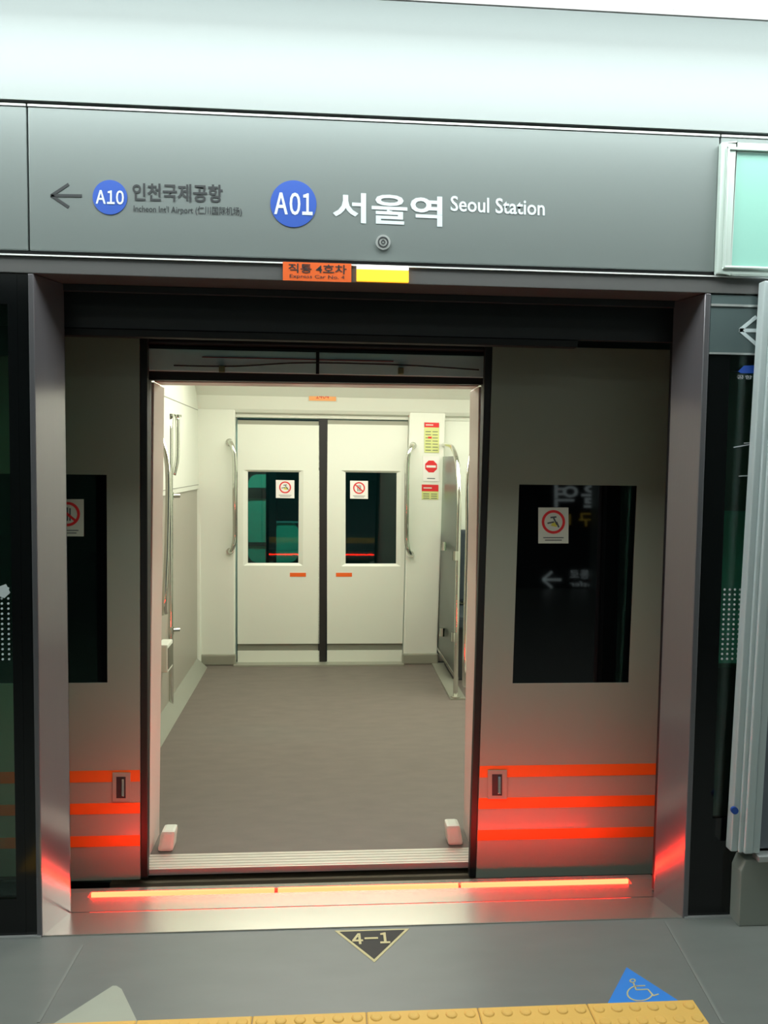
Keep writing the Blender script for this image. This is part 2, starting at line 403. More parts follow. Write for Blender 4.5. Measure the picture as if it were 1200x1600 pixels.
dots(rectY(-1.07, xb-.002, .855, 1.085, Y0+.003), 9, 15, .0035, 'dot_pattern', t)
q = qY(-6, 16, 912, 934, Y0+.002); plate('mark', q, sgnwhite_m, t, .0014, 0, uv=[(0, .2), (.6, 0), (1, .4), (.7, 1), (.2, .8)])
t = tag(empty('fixed_glass_panel', (1.6, YF, 0)), 'dark tinted fixed glass panel right of the doorway with a sign band', 'glass panel')
xr = PY(1124, 1000, YF).x
bm = bmesh.new()
add_box(bm, 1.2230, xr, Y0, Y1, .008, ZH-.003); add_box(bm, xr, 2.2, Y0, Y1, .008, .33)
finish(bm, 'black_border', blackgloss_m, t)
box('pane', xr, 2.2, Y0+.003, Y1-.003, .33, PY(1130, 553, YF).z, psdglass_m, t)
zb0, zb1 = PY(1130, 553, YF).z, PY(1130, 478, YF).z
sb = box('sign_band', 1.2235, 2.2, Y0-.002, Y1, zb0, ZH-.003, signband_m, t); sb['label'] = 'dark sign band with a white arrow'
box('band_trim', 1.2235, 2.2, Y0-.005, Y0-.002, zb0-.002, zb0+.004, alu_m, sb); box('band_trim', 1.2235, 2.2, Y0-.005, Y0-.002, zb1-.002, zb1+.005, alu_m, sb)
q = qY(1155, 1201, 492, 540, Y0-.002, s=.02)
strokes('arrow', q, [(0, .5, 1.2, .5), (.02, .5, .58, .95), (.02, .5, .58, .05)], .011, sgnwhite_m, sb)
q = qY(1153, 1200, 570, 583, Y0+.001, s=.02); plate('blue_mark', q, blue_m, t, .0012, 0, uv=disc_uv(q, .5, .5, q.h()*.5)+[]) if False else plate('blue_mark', q, blue_m, t, .0012, 0, uv=[(.0, .2), (.2, .9), (.6, 1), (1, .6), (.8, 0), (.1, 0)])
text('lettering', '공항철도', qY(1151, 1200, 586, 592, Y0+.001), sgnwhite_m, t, .0012)
strokes('marks', qY(1146, 1200, 690, 750, Y0+.001, s=.0), [(.0, .85, .5, .93), (.3, .96, 1, .99), (.15, .1, .6, .12)], .003, sgnwhite_m, t, .0012)
dots(rectY(PY(1128, 940, YF).x, PY(1128, 940, YF).x+.12, .845, 1.085, Y0+.003), 7, 15, .0037, 'dot_pattern', t)

# parked screen door leaves behind the fixed glass (only their dark edges show)
for xa, xb_, lb in ((-1.60, -.792, 'dark framed sliding screen door parked behind the left column'), (1.176, 1.99, 'dark framed sliding screen door parked behind the right column')):
    t = tag(empty('screen_door_leaf', ((xa+xb_)/2, -.43, .0)), lb, 'door')
    bm = bmesh.new()
    add_box(bm, xa, xa+.05, -.445, -.41, .006, zt0-.03); add_box(bm, xb_-.05, xb_, -.445, -.41, .006, zt0-.03)
    add_box(bm, xa+.05, xb_-.05, -.445, -.41, .006, .10); add_box(bm, xa+.05, xb_-.05, -.445, -.41, zt0-.12, zt0-.03)
    finish(bm, 'frame', black_m, t); box('pane', xa+.05, xb_-.05, -.432, -.424, .10, zt0-.12, clear_m, t)

# mint light box on the fascia at top right
t = tag(empty('sign_light_box', (1.5, YF-.05, ZB)), 'white framed light box with a mint green face on the fascia', 'light box')
a = PY(1126, 222, YF-.02); b = PY(1121, 428, YF-.02); c_ = PY(1149, 238, YF-.02); d_ = PY(1143, 415, YF-.02)
x0, x1, zt, zb = (a.x+b.x)/2, 2.6, a.z, b.z; xi, zi, zj = (c_.x+d_.x)/2, c_.z, d_.z
bm = bmesh.new()
for (e0, e1, e2, e3) in ((x0, xi, zb, zt), (2.52, x1, zb, zt), (xi, 2.52, zi, zt), (xi, 2.52, zb, zj)): add_box(bm, e0, e1, YF-.022, YF-.001, e2, e3)
finish(bm, 'frame', frame_m, t, .004)
bm = bmesh.new()
g = (xi-x0)*.35
add_box(bm, x0+g, x0+g+.008, YF-.028, YF-.021, zb+g, zt-g); add_box(bm, x0+g, 2.55, YF-.028, YF-.021, zt-g-.008, zt-g); add_box(bm, x0+g, 2.55, YF-.028, YF-.021, zb+g, zb+g+.008)
finish(bm, 'frame_bead', frame_m, t, .003)
box('light_panel', xi, 2.52, YF-.014, YF-.006, zj, zi, mint_m, t)

# advertising case at the right edge
YC = -.635
t = tag(empty('display_case', (1.55, YC, 0)), 'silver framed display case on a grey base at the right edge', 'display case')
def ce(px0, px1, a=470, b=1330): return PY(px0, a, YC), PY(px1, b, YC)
tp, bt_ = ce(1192, 1141); tp = tp + (tp-bt_)*.035
def strip(name, o0, o1, dep, m, x2=None):
    p = [bt_+Vector((o0, 0, 0)), bt_+Vector((o1, 0, 0)), tp+Vector((o1, 0, 0)), tp+Vector((o0, 0, 0))]
    p = [Vector((v.x, YC-dep, v.z)) for v in p]
    return prism(name, p, (0, dep+(-YC+YF-.018), 0), m, t, .004)
s0 = strip('frame_stile', 0, .022, .004, case_m); strip('frame_stile', .022, .036, .012, case_m); strip('frame_stile', .036, .062, .022, case_m); strip('frame_stile', .062, .088, .018, case_m)
zc = PY(1190, 1335, YC).z
strip('display_panel', .088, .8, -.012, casepanel_m)
box('bottom_rail', bt_.x+.078, bt_.x+.8, YC-.030, YC+.01, zc-.012, zc+.008, alu_m, t, .004)
b0 = PZ(1143, 1434)
prism('base', [(b0.x-.002, YC+.05, 0), (b0.x+.9, YC+.05, 0), (b0.x+.9, YC+.05, zc-.014), (b0.x+.012, YC+.05, zc-.014), (b0.x-.002, YC+.05, zc-.05)], (0, -.06, 0), base_m, t, .004)
q = qY(1141, 1152, 1258, 1272, YC-.01); lo = plate('lock', q, blue_m, t, .008, 0, uv=disc_uv(q, .5, .5, q.w()/2)); lo['label'] = 'small blue lock'

# floor markings
def zq(a, b, c, d, z=.0): return Quad(PZ(*a, z), PZ(*b, z), PZ(*c, z), PZ(*d, z))
t = tag(empty('platform_number_marking', PZ(585, 1480)), 'black triangle floor marking with cream border reading 4-1', 'floor marking')
def tri(name, pts, z0, z1, m): return prism(name, [Vector((p.x, p.y, z0)) for p in pts], (0, 0, z1-z0), m, t)
A, B, C_ = PZ(523, 1458), PZ(640, 1454), PZ(585, 1504); A.y = B.y = YF-.018
cen = (A+B+C_)/3
tri('border', [A, B, C_], 0, .0012, gold_m)
tri('field', [cen+(v-cen)*k for v, k in ((A, .87), (B, .87), (C_, .87))], .0012, .002, black_m)
packed('lettering', '4-1', Quad(PZ(549, 1460), PZ(608, 1458), PZ(610, 1475), PZ(551, 1477)), gold_m, t, .003, .03)
t = tag(empty('wheelchair_marking', PZ(995, 1545)), 'blue triangle floor marking with a wheelchair symbol', 'floor marking')
A, B, C_ = PZ(979, 1512), PZ(945, 1577), PZ(1066, 1568)
tri('field', [A, B, C_], 0, .0015, floorblue_m)
q = zq((972, 1530), (1030, 1527), (1036, 1564), (972, 1567), .0015)
bm = bmesh.new()
def arc(cu, cv, r, a0, a1, n=14):
    return [(cu+r*math.cos(math.radians(a0+(a1-a0)*i/n)), cv+r*math.sin(math.radians(a0+(a1-a0)*i/n))) for i in range(n+1)]
def path_strokes(name, q, paths, th, m, parent, d=.0012):
    segs = []
    for p in paths: segs += [(a[0], a[1], b[0], b[1]) for a, b in zip(p, p[1:])]
    return strokes(name, q, segs, th, m, parent, d)
bm.free()
path_strokes('wheelchair_symbol', q, [arc(.45, .36, .32, 100, 340), arc(.28, .9, .07, 0, 360), [(.3, .8), (.36, .5), (.66, .5), (.78, .22), (.92, .28)], [(.34, .66), (.6, .66)]], .004, gold_m, t)
t = tag(prism('arrow_marking', [PZ(182, 1541), PZ(176, 1541), PZ(78, 1604), PZ(218, 1604), PZ(190, 1546)], (0, 0, .0015), pale_m), 'pale grey triangle floor marking at lower left', 'floor marking')

# tactile paving, one tile after another
def tactile():
    bm = bmesh.new(); add_box(bm, -.149, .149, -.15, .15, 0, .006)
    bmesh.ops.bevel(bm, geom=[e for e in bm.edges if abs(e.verts[0].co.z-.006) < 1e-5 and abs(e.verts[1].co.z-.006) < 1e-5], offset=.003, segments=1, affect='EDGES')
    for i in range(6):
        for j in range(6):
            x, y = -.125+i*.05, -.125+j*.05; rings = []
            for r, z in ((.016, .006), (.014, .009), (.010, .0105)):
                rings.append([bm.verts.new((x+r*math.cos(k*math.pi/6), y+r*math.sin(k*math.pi/6), z)) for k in range(12)])
            for a, b in zip(rings, rings[1:]):
                for k in range(12): bm.faces.new((a[k], a[(k+1) % 12], b[(k+1) % 12], b[k]))
            bm.faces.new(rings[-1])
    me = bpy.data.meshes.new('tactile_tile'); bm.to_mesh(me); bm.free(); me.materials.append(yellow_m); return me
tme = tactile(); t0 = None
for i in range(7):
    o = bpy.data.objects.new('tactile_tile', tme); COL.objects.link(o); o.location = (1.054-.15-.3*i, -.984-.15, 0)
    tag(o, 'yellow blistered tactile paving tile in the row along the platform', 'paving tile', 'yellow tactile tiles')

# opposite wall behind the camera: its signs show as reflections in the door glass
def mir(px0, px1, y0, y1, YW=-6.58, Yg=-.131):
    V = 2*Yg-YW
    q = qY(px0, px1, y0, y1, V, s=.01)
    return Quad(*[Vector((v.x, YW, v.z)) for v in q.c])
t = tag(empty('wall_sign', (.9, -6.6, 1.5)), 'dark wayfinding sign on the opposite platform wall seen reflected in the door window', 'sign')
q = mir(790, 960, 735, 945); plate('board', q, blackgloss_m, t, .0, .012)
for body, a in (('역', (866, 903, 757, 793)), ('울', (908, 952, 757, 793))):
    q = mir(*a); text('lettering', body, Quad(q.c[0], q.c[1], q.c[2], q.c[3]), signlit_m, t, .006, .015, True)
q = mir(888, 950, 800, 822); text('lettering', '출구 1', q, signyel_m, t, .006, .01, True)
q = mir(848, 877, 893, 918); strokes('arrow', q, [(0, .5, 1, .5), (0, .5, .5, 1), (0, .5, .5, 0)], .03, signlit_m, t, .006)
for bd, a in (('환승통로', (890, 952, 890, 904)), ('Transfer', (890, 952, 908, 916)), ('Subway Line', (890, 952, 919, 926))):
    text('lettering', bd, mir(*a), signlit_m, t, .006, .01, True)

# ================================================================== THE TRAIN
ZFL = -.05
tc_ = tag(empty('train_car', (0, 0, ZFL)), 'train car standing at the platform with its doorway open', 'train')
LN = .03
oTL, oTR, oBR, oBL = PY(241, 597, 0, LN), PY(748, 604, 0, LN), PY(737, 1338, 0, LN), PY(233, 1340, 0, LN)
zo = (oTL.z+oTR.z)/2
XL, XR = -.90, 3.0
# outer skin around the opening
bm = bmesh.new()
for pts in ([(-3.1, 0, -1), (oBL.x-.03, 0, -1), (oBL.x-.03, 0, 2.4), (-3.1, 0, 2.4)], [(oBR.x+.03, 0, -1), (3.1, 0, -1), (3.1, 0, 2.4), (oBR.x+.03, 0, 2.4)],
            [(oBL.x-.03, 0, zo+.03), (oBR.x+.03, 0, zo+.03), (oBR.x+.03, 0, 2.4), (oBL.x-.03, 0, 2.4)], [(oBL.x-.03, 0, -1), (oBR.x+.03, 0, -1), (oBR.x+.03, 0, ZFL-.03), (oBL.x-.03, 0, ZFL-.03)]):
    add_prism(bm, [Vector(p) for p in pts], Vector((0, .05, 0)))
finish(bm, 'outer_skin', body_m, tc_)
# black seal round the opening
def frame4(name, oa, ia, dep, m, parent, bevel=0):
    """frame between four outer and four inner corners, extruded by dep"""
    bm = bmesh.new()
    for i in range(4):
        j = (i+1) % 4; add_prism(bm, [oa[i], oa[j], ia[j], ia[i]], Vector(dep))
    return finish(bm, name, m, parent, bevel)
def V(p, dx=0, dy=0, dz=0): return Vector((p.x+dx, p.y+dy, p.z+dz))
inn = [oTL, oTR, oBR, oBL]
out = [V(oTL, -.045, 0, .045), V(oTR, .045, 0, .045), V(oBR, .045, 0, -.05), V(oBL, -.045, 0, -.05)]
sealf = frame4('door_seal', [Vector((v.x, -.03, v.z)) for v in out], [Vector((v.x, -.03, v.z)) for v in inn], (0, .035, 0), seal_m, tc_)
# jambs (white reveal)
jd = .19
prism('jamb', [V(oTL, -.03), V(oTL), V(oBL), V(oBL, -.03)], (0, jd, 0), jamb_m, tc_, .004)
prism('jamb', [V(oTR, .03), V(oTR), V(oBR), V(oBR, .03)], (0, jd, 0), jamb_m, tc_, .004)
prism('jamb', [V(oTL, 0, 0, .03), V(oTR, 0, 0, .03), V(oTR), V(oTL)], (0, .12, 0), jamb_m, tc_, .004)
# exterior lintel band above the opening
bd = box('lintel_band', -.66, .66, -.045, -.001, zo+.028, zo+.108, band_m, tc_, .003)
box('rain_gutter', -.75, .75, -.085, -.001, zo+.122, zo+.165, black_m, tc_, .006)
bm = bmesh.new(); zz = zo+.067
add_tube(bm, [(-.52, -.055, zz-.02), (-.30, -.055, zz-.018), (-.05, -.055, zz), (.3, -.055, zz), (.6, -.055, zz-.012)], .0025, 6)
add_box(bm, -.006, .006, -.050, -.044, zo+.028, zo+.108)
finish(bm, 'cable', black_m, tc_)
red2 = mat('thin_red', (120, 40, 48), .4)
box('red_line', -.42, .28, -.049, -.045, zz+.012, zz+.015, red2, tc_)  # thin dark red line along the lintel band
for px, py in ((347, 577), (626, 580)):
    p = PY(px, py, -.05); box('bolt', p.x-.010, p.x+.010, -.065, -.045, p.z-.012, p.z+.012, brass_m, tc_, .003)
# threshold
bm = bmesh.new(); add_box(bm, oBL.x-.04, oBR.x+.04, -.092, .03, -.075, -.052)
for i in range(5): add_box(bm, oBL.x-.04, oBR.x+.04, -.080+i*.021, -.063+i*.021, -.052, -.0505)
finish(bm, 'threshold', thresh_m, tc_)
box('step_face', -.75, .75, -.10, -.05, -.16, -.10, brown_m, tc_)
box('underframe', -3, 3, -.07, -.03, -.5, -.13, black_m, tc_)
# floor, ceiling, side walls of the car
box('floor_covering', XL, XR, .02, 2.96, -.10, ZFL, trainfloor_m, tc_)
box('ceiling_panel', XL, XR, .05, 2.9, 2.16, 2.20, white_m, tc_)
box('roof', -3.1, 3.1, 0, 3.1, 2.40, 2.45, body_m, tc_)
profile('valance', [(.05, 2.16), (.42, 2.16), (.34, 2.02), (.22, 1.93), (.05, 1.88)], XL, XR, white_m, tc_)
YB = 2.95; LB = -.06            # far wall plane leans in slightly towards the top
fv0 = PY(500, 648, YB-.12)
pf = [(3.0, fv0.z), (YB-.10, fv0.z-.002), (YB-.135, fv0.z+.006), (YB-.155, fv0.z+.03), (YB-.20, fv0.z+.12), (YB-.32, fv0.z+.22), (YB-.45, 2.16), (3.0, 2.16)]
profile('valance', pf, XL, XR, white_m, tc_, .004)
fq = lambda px, py, d=0: PY(px, py, YB-d, LB)
# far wall: openings' surround left and right
fTL, fTR, fBR, fBL = fq(370, 652), fq(638, 657), fq(628, 1038), fq(369, 1038)
zft = max(fTL.z, fTR.z)
def farwall(x0a, x0b, x1a, x1b, name, m, z0=ZFL, z1=2.2, th=.12, d=.0):
    f = lambda x, z: Vector((x, YB+LB*z-d, z))
    return prism(name, [f(x0a, z1), f(x1a, z1), f(x1b, z0), f(x0b, z0)], (0, th, 0), m, tc_, .012)
kz = ZFL+.085
farwall(-.955, -.955, fTL.x-.005, fBL.x-.005, 'door_pillar', white_m, d=.04, th=.16)
farwall(fTR.x+.005, fBR.x+.005, .905, .885, 'door_pillar', white_m, d=.04, th=.16)
farwall(-.98, -.98, fBL.x+.004, fBL.x+.004, 'kick_plate', kick_m, z1=kz, d=.055, th=.05)
farwall(fBR.x-.004, fBR.x-.004, .895, .895, 'kick_plate', kick_m, z1=kz, d=.055, th=.05)
farwall(-.9, -.9, 3, 3, 'rear_wall', white_m, z0=zft, z1=2.2, d=-.01)
farwall(.90, .90, 3, 3, 'rear_wall', white_m, d=-.02)
box('far_threshold', -.64, .63, 2.86, 2.96, ZFL, ZFL+.012, kick_m, tc_)
# left end wall: white upper cabinet, grey lower panel, cove strip
box('end_wall', XL-.06, XL, .2, 2.96, ZFL, 2.2, greypanel_m, tc_)
zs = PX(303, 765, XL).z
cab = prism('upper_cabinet', [(XL, 1.30, zs), (XL, 2.86, zs), (XL, 2.86, 2.16), (XL, 1.30, 2.16)], (.012, 0, 0), white_m, tc_, .004)
bm = bmesh.new()
add_box(bm, XL+.012, XL+.0135, 2.855, 2.86, ZFL, 2.1); add_box(bm, XL+.012, XL+.0135, 1.3, 2.86, zs+.03, zs+.034)
add_box(bm, XL+.012, XL+.0135, 1.5, 2.86, 1.83, 1.834)
finish(bm, 'panel_seam', trainwall_seam, tc_)
box('corner_post', XL-.02, XL+.022, 2.845, 2.925, ZFL, 2.16, white_m, tc_, .006)
prism('floor_cove', [(XL, .4, ZFL), (XL+.075, .4, ZFL), (XL, .4, ZFL+.07)], (0, 2.45, 0), cove_m, tc_, .004)
box('ribbed_unit', XL, XL+.06, 1.45, 1.60, .28, .44, white_m, tc_, .008)
bm = bmesh.new()
for i in range(8): add_box(bm, XL+.06, XL+.064, 1.455+i*.018, 1.463+i*.018, .30, .42)
finish(bm, 'vent_slot', trainwall_seam, tc_)
box('near_wall', -.955, oBL.x-.031, .051, .19, ZFL, 2.2, white_m, tc_, .01)
box('near_wall', oBR.x+.031, 3, .051, .19, ZFL, 2.2, white_m, tc_, .01)
box('end_wall', XR, XR+.05, .05, 2.96, ZFL, 2.2, white_m, tc_)
# soft grey corner guards at the foot of the jambs
for (ax, bx, py, lb) in ((247, 272, 1327, 'left grey corner guard'), (700, 725, 1322, 'right grey corner guard')):
    p, r_ = PZ(ax, py, ZFL), PZ(bx, py, ZFL); sgn = 1 if ax < 500 else -1
    a = min(p.x, r_.x); b = max(p.x, r_.x)
    o = prism('corner_guard', [(a, .035, ZFL), (b, .035, ZFL), (b-.004+sgn*.010, .050, ZFL+.075), (a+.004+sgn*.010, .050, ZFL+.075)], (0, .07, 0), white_m, tc_, .012)
    o['label'] = lb
# number sticker on the valance
q = Quad(PY(481, 610, 2.79), PY(527, 611, 2.79), PY(527, 628, 2.795), PY(481, 627, 2.795))
zq0 = q.c[3].z; yy0 = YB-.155-.0; 
def val(px, py):
    # point on the sloping face of the far valance
    a, b = Vector((YB-.155, fv0.z+.03)), Vector((YB-.20, fv0.z+.12)); ln = (b.x-a.x)/(b.y-a.y)
    return PY(px, py, a.x-ln*a.y, ln)
q = Quad(val(481, 609), val(527, 610), val(527, 628), val(481, 627))
st = tag(empty('car_number_sticker', q.p(.5, 0)), 'small orange and white sticker reading 1404 above the far doors', 'sticker')
plate('card', q, cardoff_m, st, .003, 0); plate('color_band', q.sub(.04, .96, .08, .5), mat('peach', (238, 170, 110), .5), st, .0036, 0)
packed('lettering', '1404', q.sub(.28, .72, .28, .72), red_m, st, .0042, .01)

# train lamps
for x0_, x1_, lb in ((-.7, .9, 'white lamp panel in the train ceiling over the doorway'), (1.2, 2.9, 'white lamp panel in the train ceiling over the seats')):
    t = tag(empty('train_ceiling_lamp', ((x0_+x1_)/2, 1.45, 2.14)), lb, 'lamp')
    box('housing', x0_-.02, x1_+.02, .93, 2.32, 2.148, 2.159, white_m, t); box('diffuser', x0_, x1_, .95, 2.3, 2.135, 2.147, trainlight_m, t)

# far sliding doors
def sticker(parent, q, kind='bar', m=card_m, name='sticker'):
    s = plate(name, q, m, parent, .0015, 0)
    r = min(q.w()*.40, q.h()*.33)
    ring('prohibition_ring', q, .5, .60, r, r*.78, red_m, s, .0022, bar=None if kind == 'smoke' else -40)
    if kind == 'smoke':
        a = [(.32, .58), (.52, .64)]
        strokes('pictogram', q, [(.30, .56, .52, .60), (.5, .72, .62, .52), (.40, .72, .6, .74), (.60, .60, .68, .45)], r*.13, pict_m, s, .0022)
        plate('pictogram_patch', q, pictyel_m, s, .0021, 0, uv=[(.40, .50), (.60, .46), (.66, .56), (.5, .60)])
    else:
        strokes('pictogram', q, [(.42, .42, .42, .76), (.5, .42, .5, .78), (.58, .42, .58, .76)], r*.12, pict_m, s, .0020)
    strokes('caption', q, [(.16, .16, .84, .16), (.22, .09, .78, .09)], q.h()*.025, pict_m, s, .0018)
    return s
def far_leaf(x0, x1, yb0, win, stick, kind, lab, lab_tag):
    """inner train door leaf; win = glass rows and columns in the picture"""
    t = tag(empty('train_door', (fq((x0+x1)/2, 1037))), lab, 'door')
    tl, tr, br, bl = fq(x0, 656), fq(x1, 656+.02*(x1-x0)), fq(x1 if x1 < 505 else x1-9, 1036), fq(x0, 1036)
    if x0 > 505: br = fq(x1-10, 1036)
    wx0, wx1, wy0, wy1 = win
    fr_ = [fq(wx0-7, wy0-3), fq(wx1+7, wy0-2), fq(wx1+6, wy1+4), fq(wx0-7, wy1+4)]
    ia = [fq(wx0, wy0), fq(wx1, wy0+1), fq(wx1-1, wy1), fq(wx0, wy1)]
    zt_, zb_ = fr_[0].z, fr_[2].z
    zg1, zg0 = fq(430, 1006).z, fq(430, 1017).z
    def W(x, z, d=0): return Vector((x, YB+LB*z-d, z))
    ex = lambda z, a, b: a.x+(b.x-a.x)*(a.z-z)/(a.z-b.z)
    L_ = lambda z: ex(z, tl, bl); R_ = lambda z: ex(z, tr, br)
    bm = bmesh.new(); th = Vector((0, .035, 0))
    def cell(za, zb, a=None, b=None, d=0):
        add_prism(bm, [W(a(za) if a else L_(za), za, d), W(b(za) if b else R_(za), za, d), W(b(zb) if b else R_(zb), zb, d), W(a(zb) if a else L_(zb), zb, d)], th)
    wl = lambda z: ex(z, fr_[0], fr_[3]); wr = lambda z: ex(z, fr_[1], fr_[2])
    zl = (tl.z+tr.z)/2; zk = (bl.z+br.z)/2+.004
    cell(zl-.03, zt_); cell(zt_, zb_, None, wl); cell(zt_, zb_, wr, None); cell(zb_, zg1); cell(zg0, zk)
    finish(bm, 'panel', white_m, t)
    bm = bmesh.new(); cell(zl, zl-.03, d=-.008); finish(bm, 'top_rail', kick_m, t)
    bm = bmesh.new(); cell(zg1, zg0, d=-.010); finish(bm, 'groove', trainwall_seam, t)
    bm = bmesh.new(); cell(zk, zk-.012, d=-.006); finish(bm, 'bottom_seal', black_m, t)
    # recessed window surround and glass
    bm = bmesh.new()
    for i in range(4):
        j = (i+1) % 4
        a, b, c, d = fr_[i], fr_[j], V(ia[j], 0, .014), V(ia[i], 0, .014)
        va = [bm.verts.new(p) for p in (a, b, c, d)]; bm.faces.new(va)
        vb = [bm.verts.new(p+Vector((0, .02, 0))) for p in (a, b, c, d)]; bm.faces.new(vb[::-1])
    wf = finish(bm, 'window_frame', white_m, t)
    gq = [V(p, 0, .014) for p in ia]
    prism('window_pane', gq, (0, .006, 0), farglass_m, t)
    sp = sticker(t, Quad(*[fq(*p, -.012) for p in ((stick[0], stick[2]), (stick[1], stick[2]+.5), (stick[1], stick[3]+.5), (stick[0], stick[3]))]), kind)
    q = Quad(*[fq(*p) for p in ((lab_tag[0], 895), (lab_tag[1], 895), (lab_tag[1], 901), (lab_tag[0], 901))])
    plate('orange_tag', q, orange_m, t, .002, 0)
    return t
far_leaf(371, 499, 0, (387, 467, 737, 880), (431, 460, 750, 778), 'smoke', 'closed white train door across the car, left of the black centre seal', (453, 478))
far_leaf(511, 638, 0, (540, 620, 738, 881), (547, 575, 751, 779), 'bar', 'closed white train door across the car, right of the black centre seal', (525, 550))
cs = prism('center_seal', [fq(498, 655), fq(512, 655), fq(509, 1040), fq(497, 1040)], (0, .05, 0), seal_m); tag(cs, 'black rubber seal where the two far train doors meet', 'seal')

# chrome grab handles beside the far doors
def grab(px, y0, y1, side, lab):
    a = fq(px, y0, .10); b = fq(px-2*(side > 0), y1, .10)
    t = tag(empty('grab_rail', (a.x, a.y, b.z)), lab, 'handle', 'chrome grab handles by the far doors')
    o = -side*.03
    pts = [(a.x+side*.045, YB+LB*a.z-.02, a.z+.02), (a.x+side*.035, a.y+.03, a.z+.018), (a.x+side*.012, a.y, a.z-.03), (a.x, a.y, a.z-.12), (a.x, a.y, (a.z+b.z)/2), (b.x, b.y, b.z+.12), (b.x+side*.012, b.y+.0, b.z+.03), (b.x+side*.035, b.y+.03, b.z-.01), (b.x+side*.045, YB+LB*b.z-.02, b.z-.012)]
    tube('rail', pts, .0175, chrome_m, t)
    for z, sx in ((a.z+.02, side), (b.z-.012, side)):
        bm = bmesh.new(); yy = YB+LB*z-.046
        add_tube(bm, [(a.x+side*.045, yy, z), (a.x+side*.045, yy+.012, z)], .026, 20, False); finish(bm, 'mounting_flange', chrome_m, t)
    return t
grab(367, 695, 860, -1, 'bent chrome grab handle on the pillar left of the far doors')
grab(637, 700, 864, 1, 'bent chrome grab handle on the pillar right of the far doors')

# stickers on the right pillar
def pq(x0, x1, y0, y1): return Quad(*[fq(*p, .042) for p in ((x0, y0), (x1, y0+.5), (x1, y1+.5), (x0, y1))])
def notice(q, lab, frac):
    t = tag(empty('notice_sticker', q.p(.5, 0)), lab, 'sticker')
    plate('card', q, greensticker_m, t, .0015, 0); plate('heading', q.sub(0, 1, 1-frac, 1), red_m, t, .002, 0)
    n = 7 if frac < .3 else 3
    strokes('lines', q, [(.08, .08+i*(1-frac-.12)/n, .45, .08+i*(1-frac-.12)/n) for i in range(n)]+[(.55, .08+i*(1-frac-.12)/n, .92, .08+i*(1-frac-.12)/n) for i in range(n)], .005, pict_m, t, .002)
    strokes('heading_text', q, [(.1, 1-frac*.5, .6, 1-frac*.5)], .008, cardoff_m, t, .0026)
    return t
n1 = notice(pq(663, 686, 660, 707), 'tall notice sticker with red heading on the pillar, topmost of three', .16)
strokes('red_mark', pq(663, 686, 660, 707), [(.25, .50, .5, .50)], .014, red_m, n1, .0028)
q = pq(661, 686, 713, 752)
t = tag(empty('prohibition_sticker', q.p(.5, 0)), 'white sticker with red octagonal sign on the pillar, between the two notices', 'sticker')
plate('card', q, card_m, t, .0015, 0)
q8 = [(.5+.40*math.cos(math.radians(22.5+45*i)), .60+.40*q.w()/q.h()*math.sin(math.radians(22.5+45*i))) for i in range(8)]
plate('octagon', q, red_m, t, .002, 0, uv=q8); strokes('sign_bar', q, [(.2, .6, .8, .6)], .016, card_m, t, .0026); strokes('caption', q, [(.25, .12, .75, .12)], .006, pict_m, t, .002)
notice(pq(659, 685, 757, 780), 'short notice sticker with red heading on the pillar, lowest of three', .45)

# chrome rails on the left side
def pole(name, pts, r, lab, flanges=(), clamps=()):
    t = tag(empty(name, (pts[-1][0], pts[-1][1], min(p[2] for p in pts))), lab, 'rail')
    tube('tube', pts, r, chrome_m, t)
    for z, p in flanges:
        bm = bmesh.new(); add_tube(bm, [(p[0], p[1], z), (p[0], p[1], z+.014)], r*1.9, 20, False); finish(bm, 'floor_flange' if z < .5 else 'top_flange', chrome_m, t)
    for p in clamps:
        bm = bmesh.new(); add_tube(bm, [(p[0], p[1], p[2]-.022), (p[0], p[1], p[2]+.022)], r*1.35, 16, False)
        add_tube(bm, [(p[0], p[1], p[2]), (p[3], p[4], p[2])], r*.7, 10, False); finish(bm, 'clamp', chrome_m, t)
    return t
pz = PZ(267, 1112, ZFL); px_, py_ = pz.x, pz.y
ztop = PY(273, 647, py_).z
pole('grab_pole', [(px_, py_, ztop), (px_, py_, .9), (px_, py_, ZFL)], .016, 'upright chrome pole beside the left end wall', [(ztop-.014, (px_, py_)), (ZFL+.0, (px_, py_))], [(px_, py_, PY(273, 775, py_).z, px_+.05, py_+.03), (px_, py_, PY(270, 985, py_).z, px_+.05, py_+.02)])
p2 = PZ(282, 1040, .0)
pole('grab_pole', [(px_+.032, py_+.06, ztop), (px_+.032, py_+.06, 1.5), (px_+.012, py_+.05, 1.38)], .013, 'short chrome pole hanging behind the upright one at the left', [(ztop-.014, (px_+.032, py_+.06))])
a = PY(247, 680, 1.15); b = PY(262, 730, 1.05); c_ = PY(257, 960, 1.05)
pole('grab_rail', [(a.x-.02, 1.2, a.z+.01), (a.x+.01, 1.15, a.z), (b.x, 1.05, b.z), (b.x-.004, 1.05, (b.z+c_.z)/2), (c_.x, 1.05, c_.z+.05), (c_.x-.01, 1.12, c_.z), (c_.x-.06, 1.16, c_.z-.02)], .014, 'curved chrome rail just inside the doorway on the left')

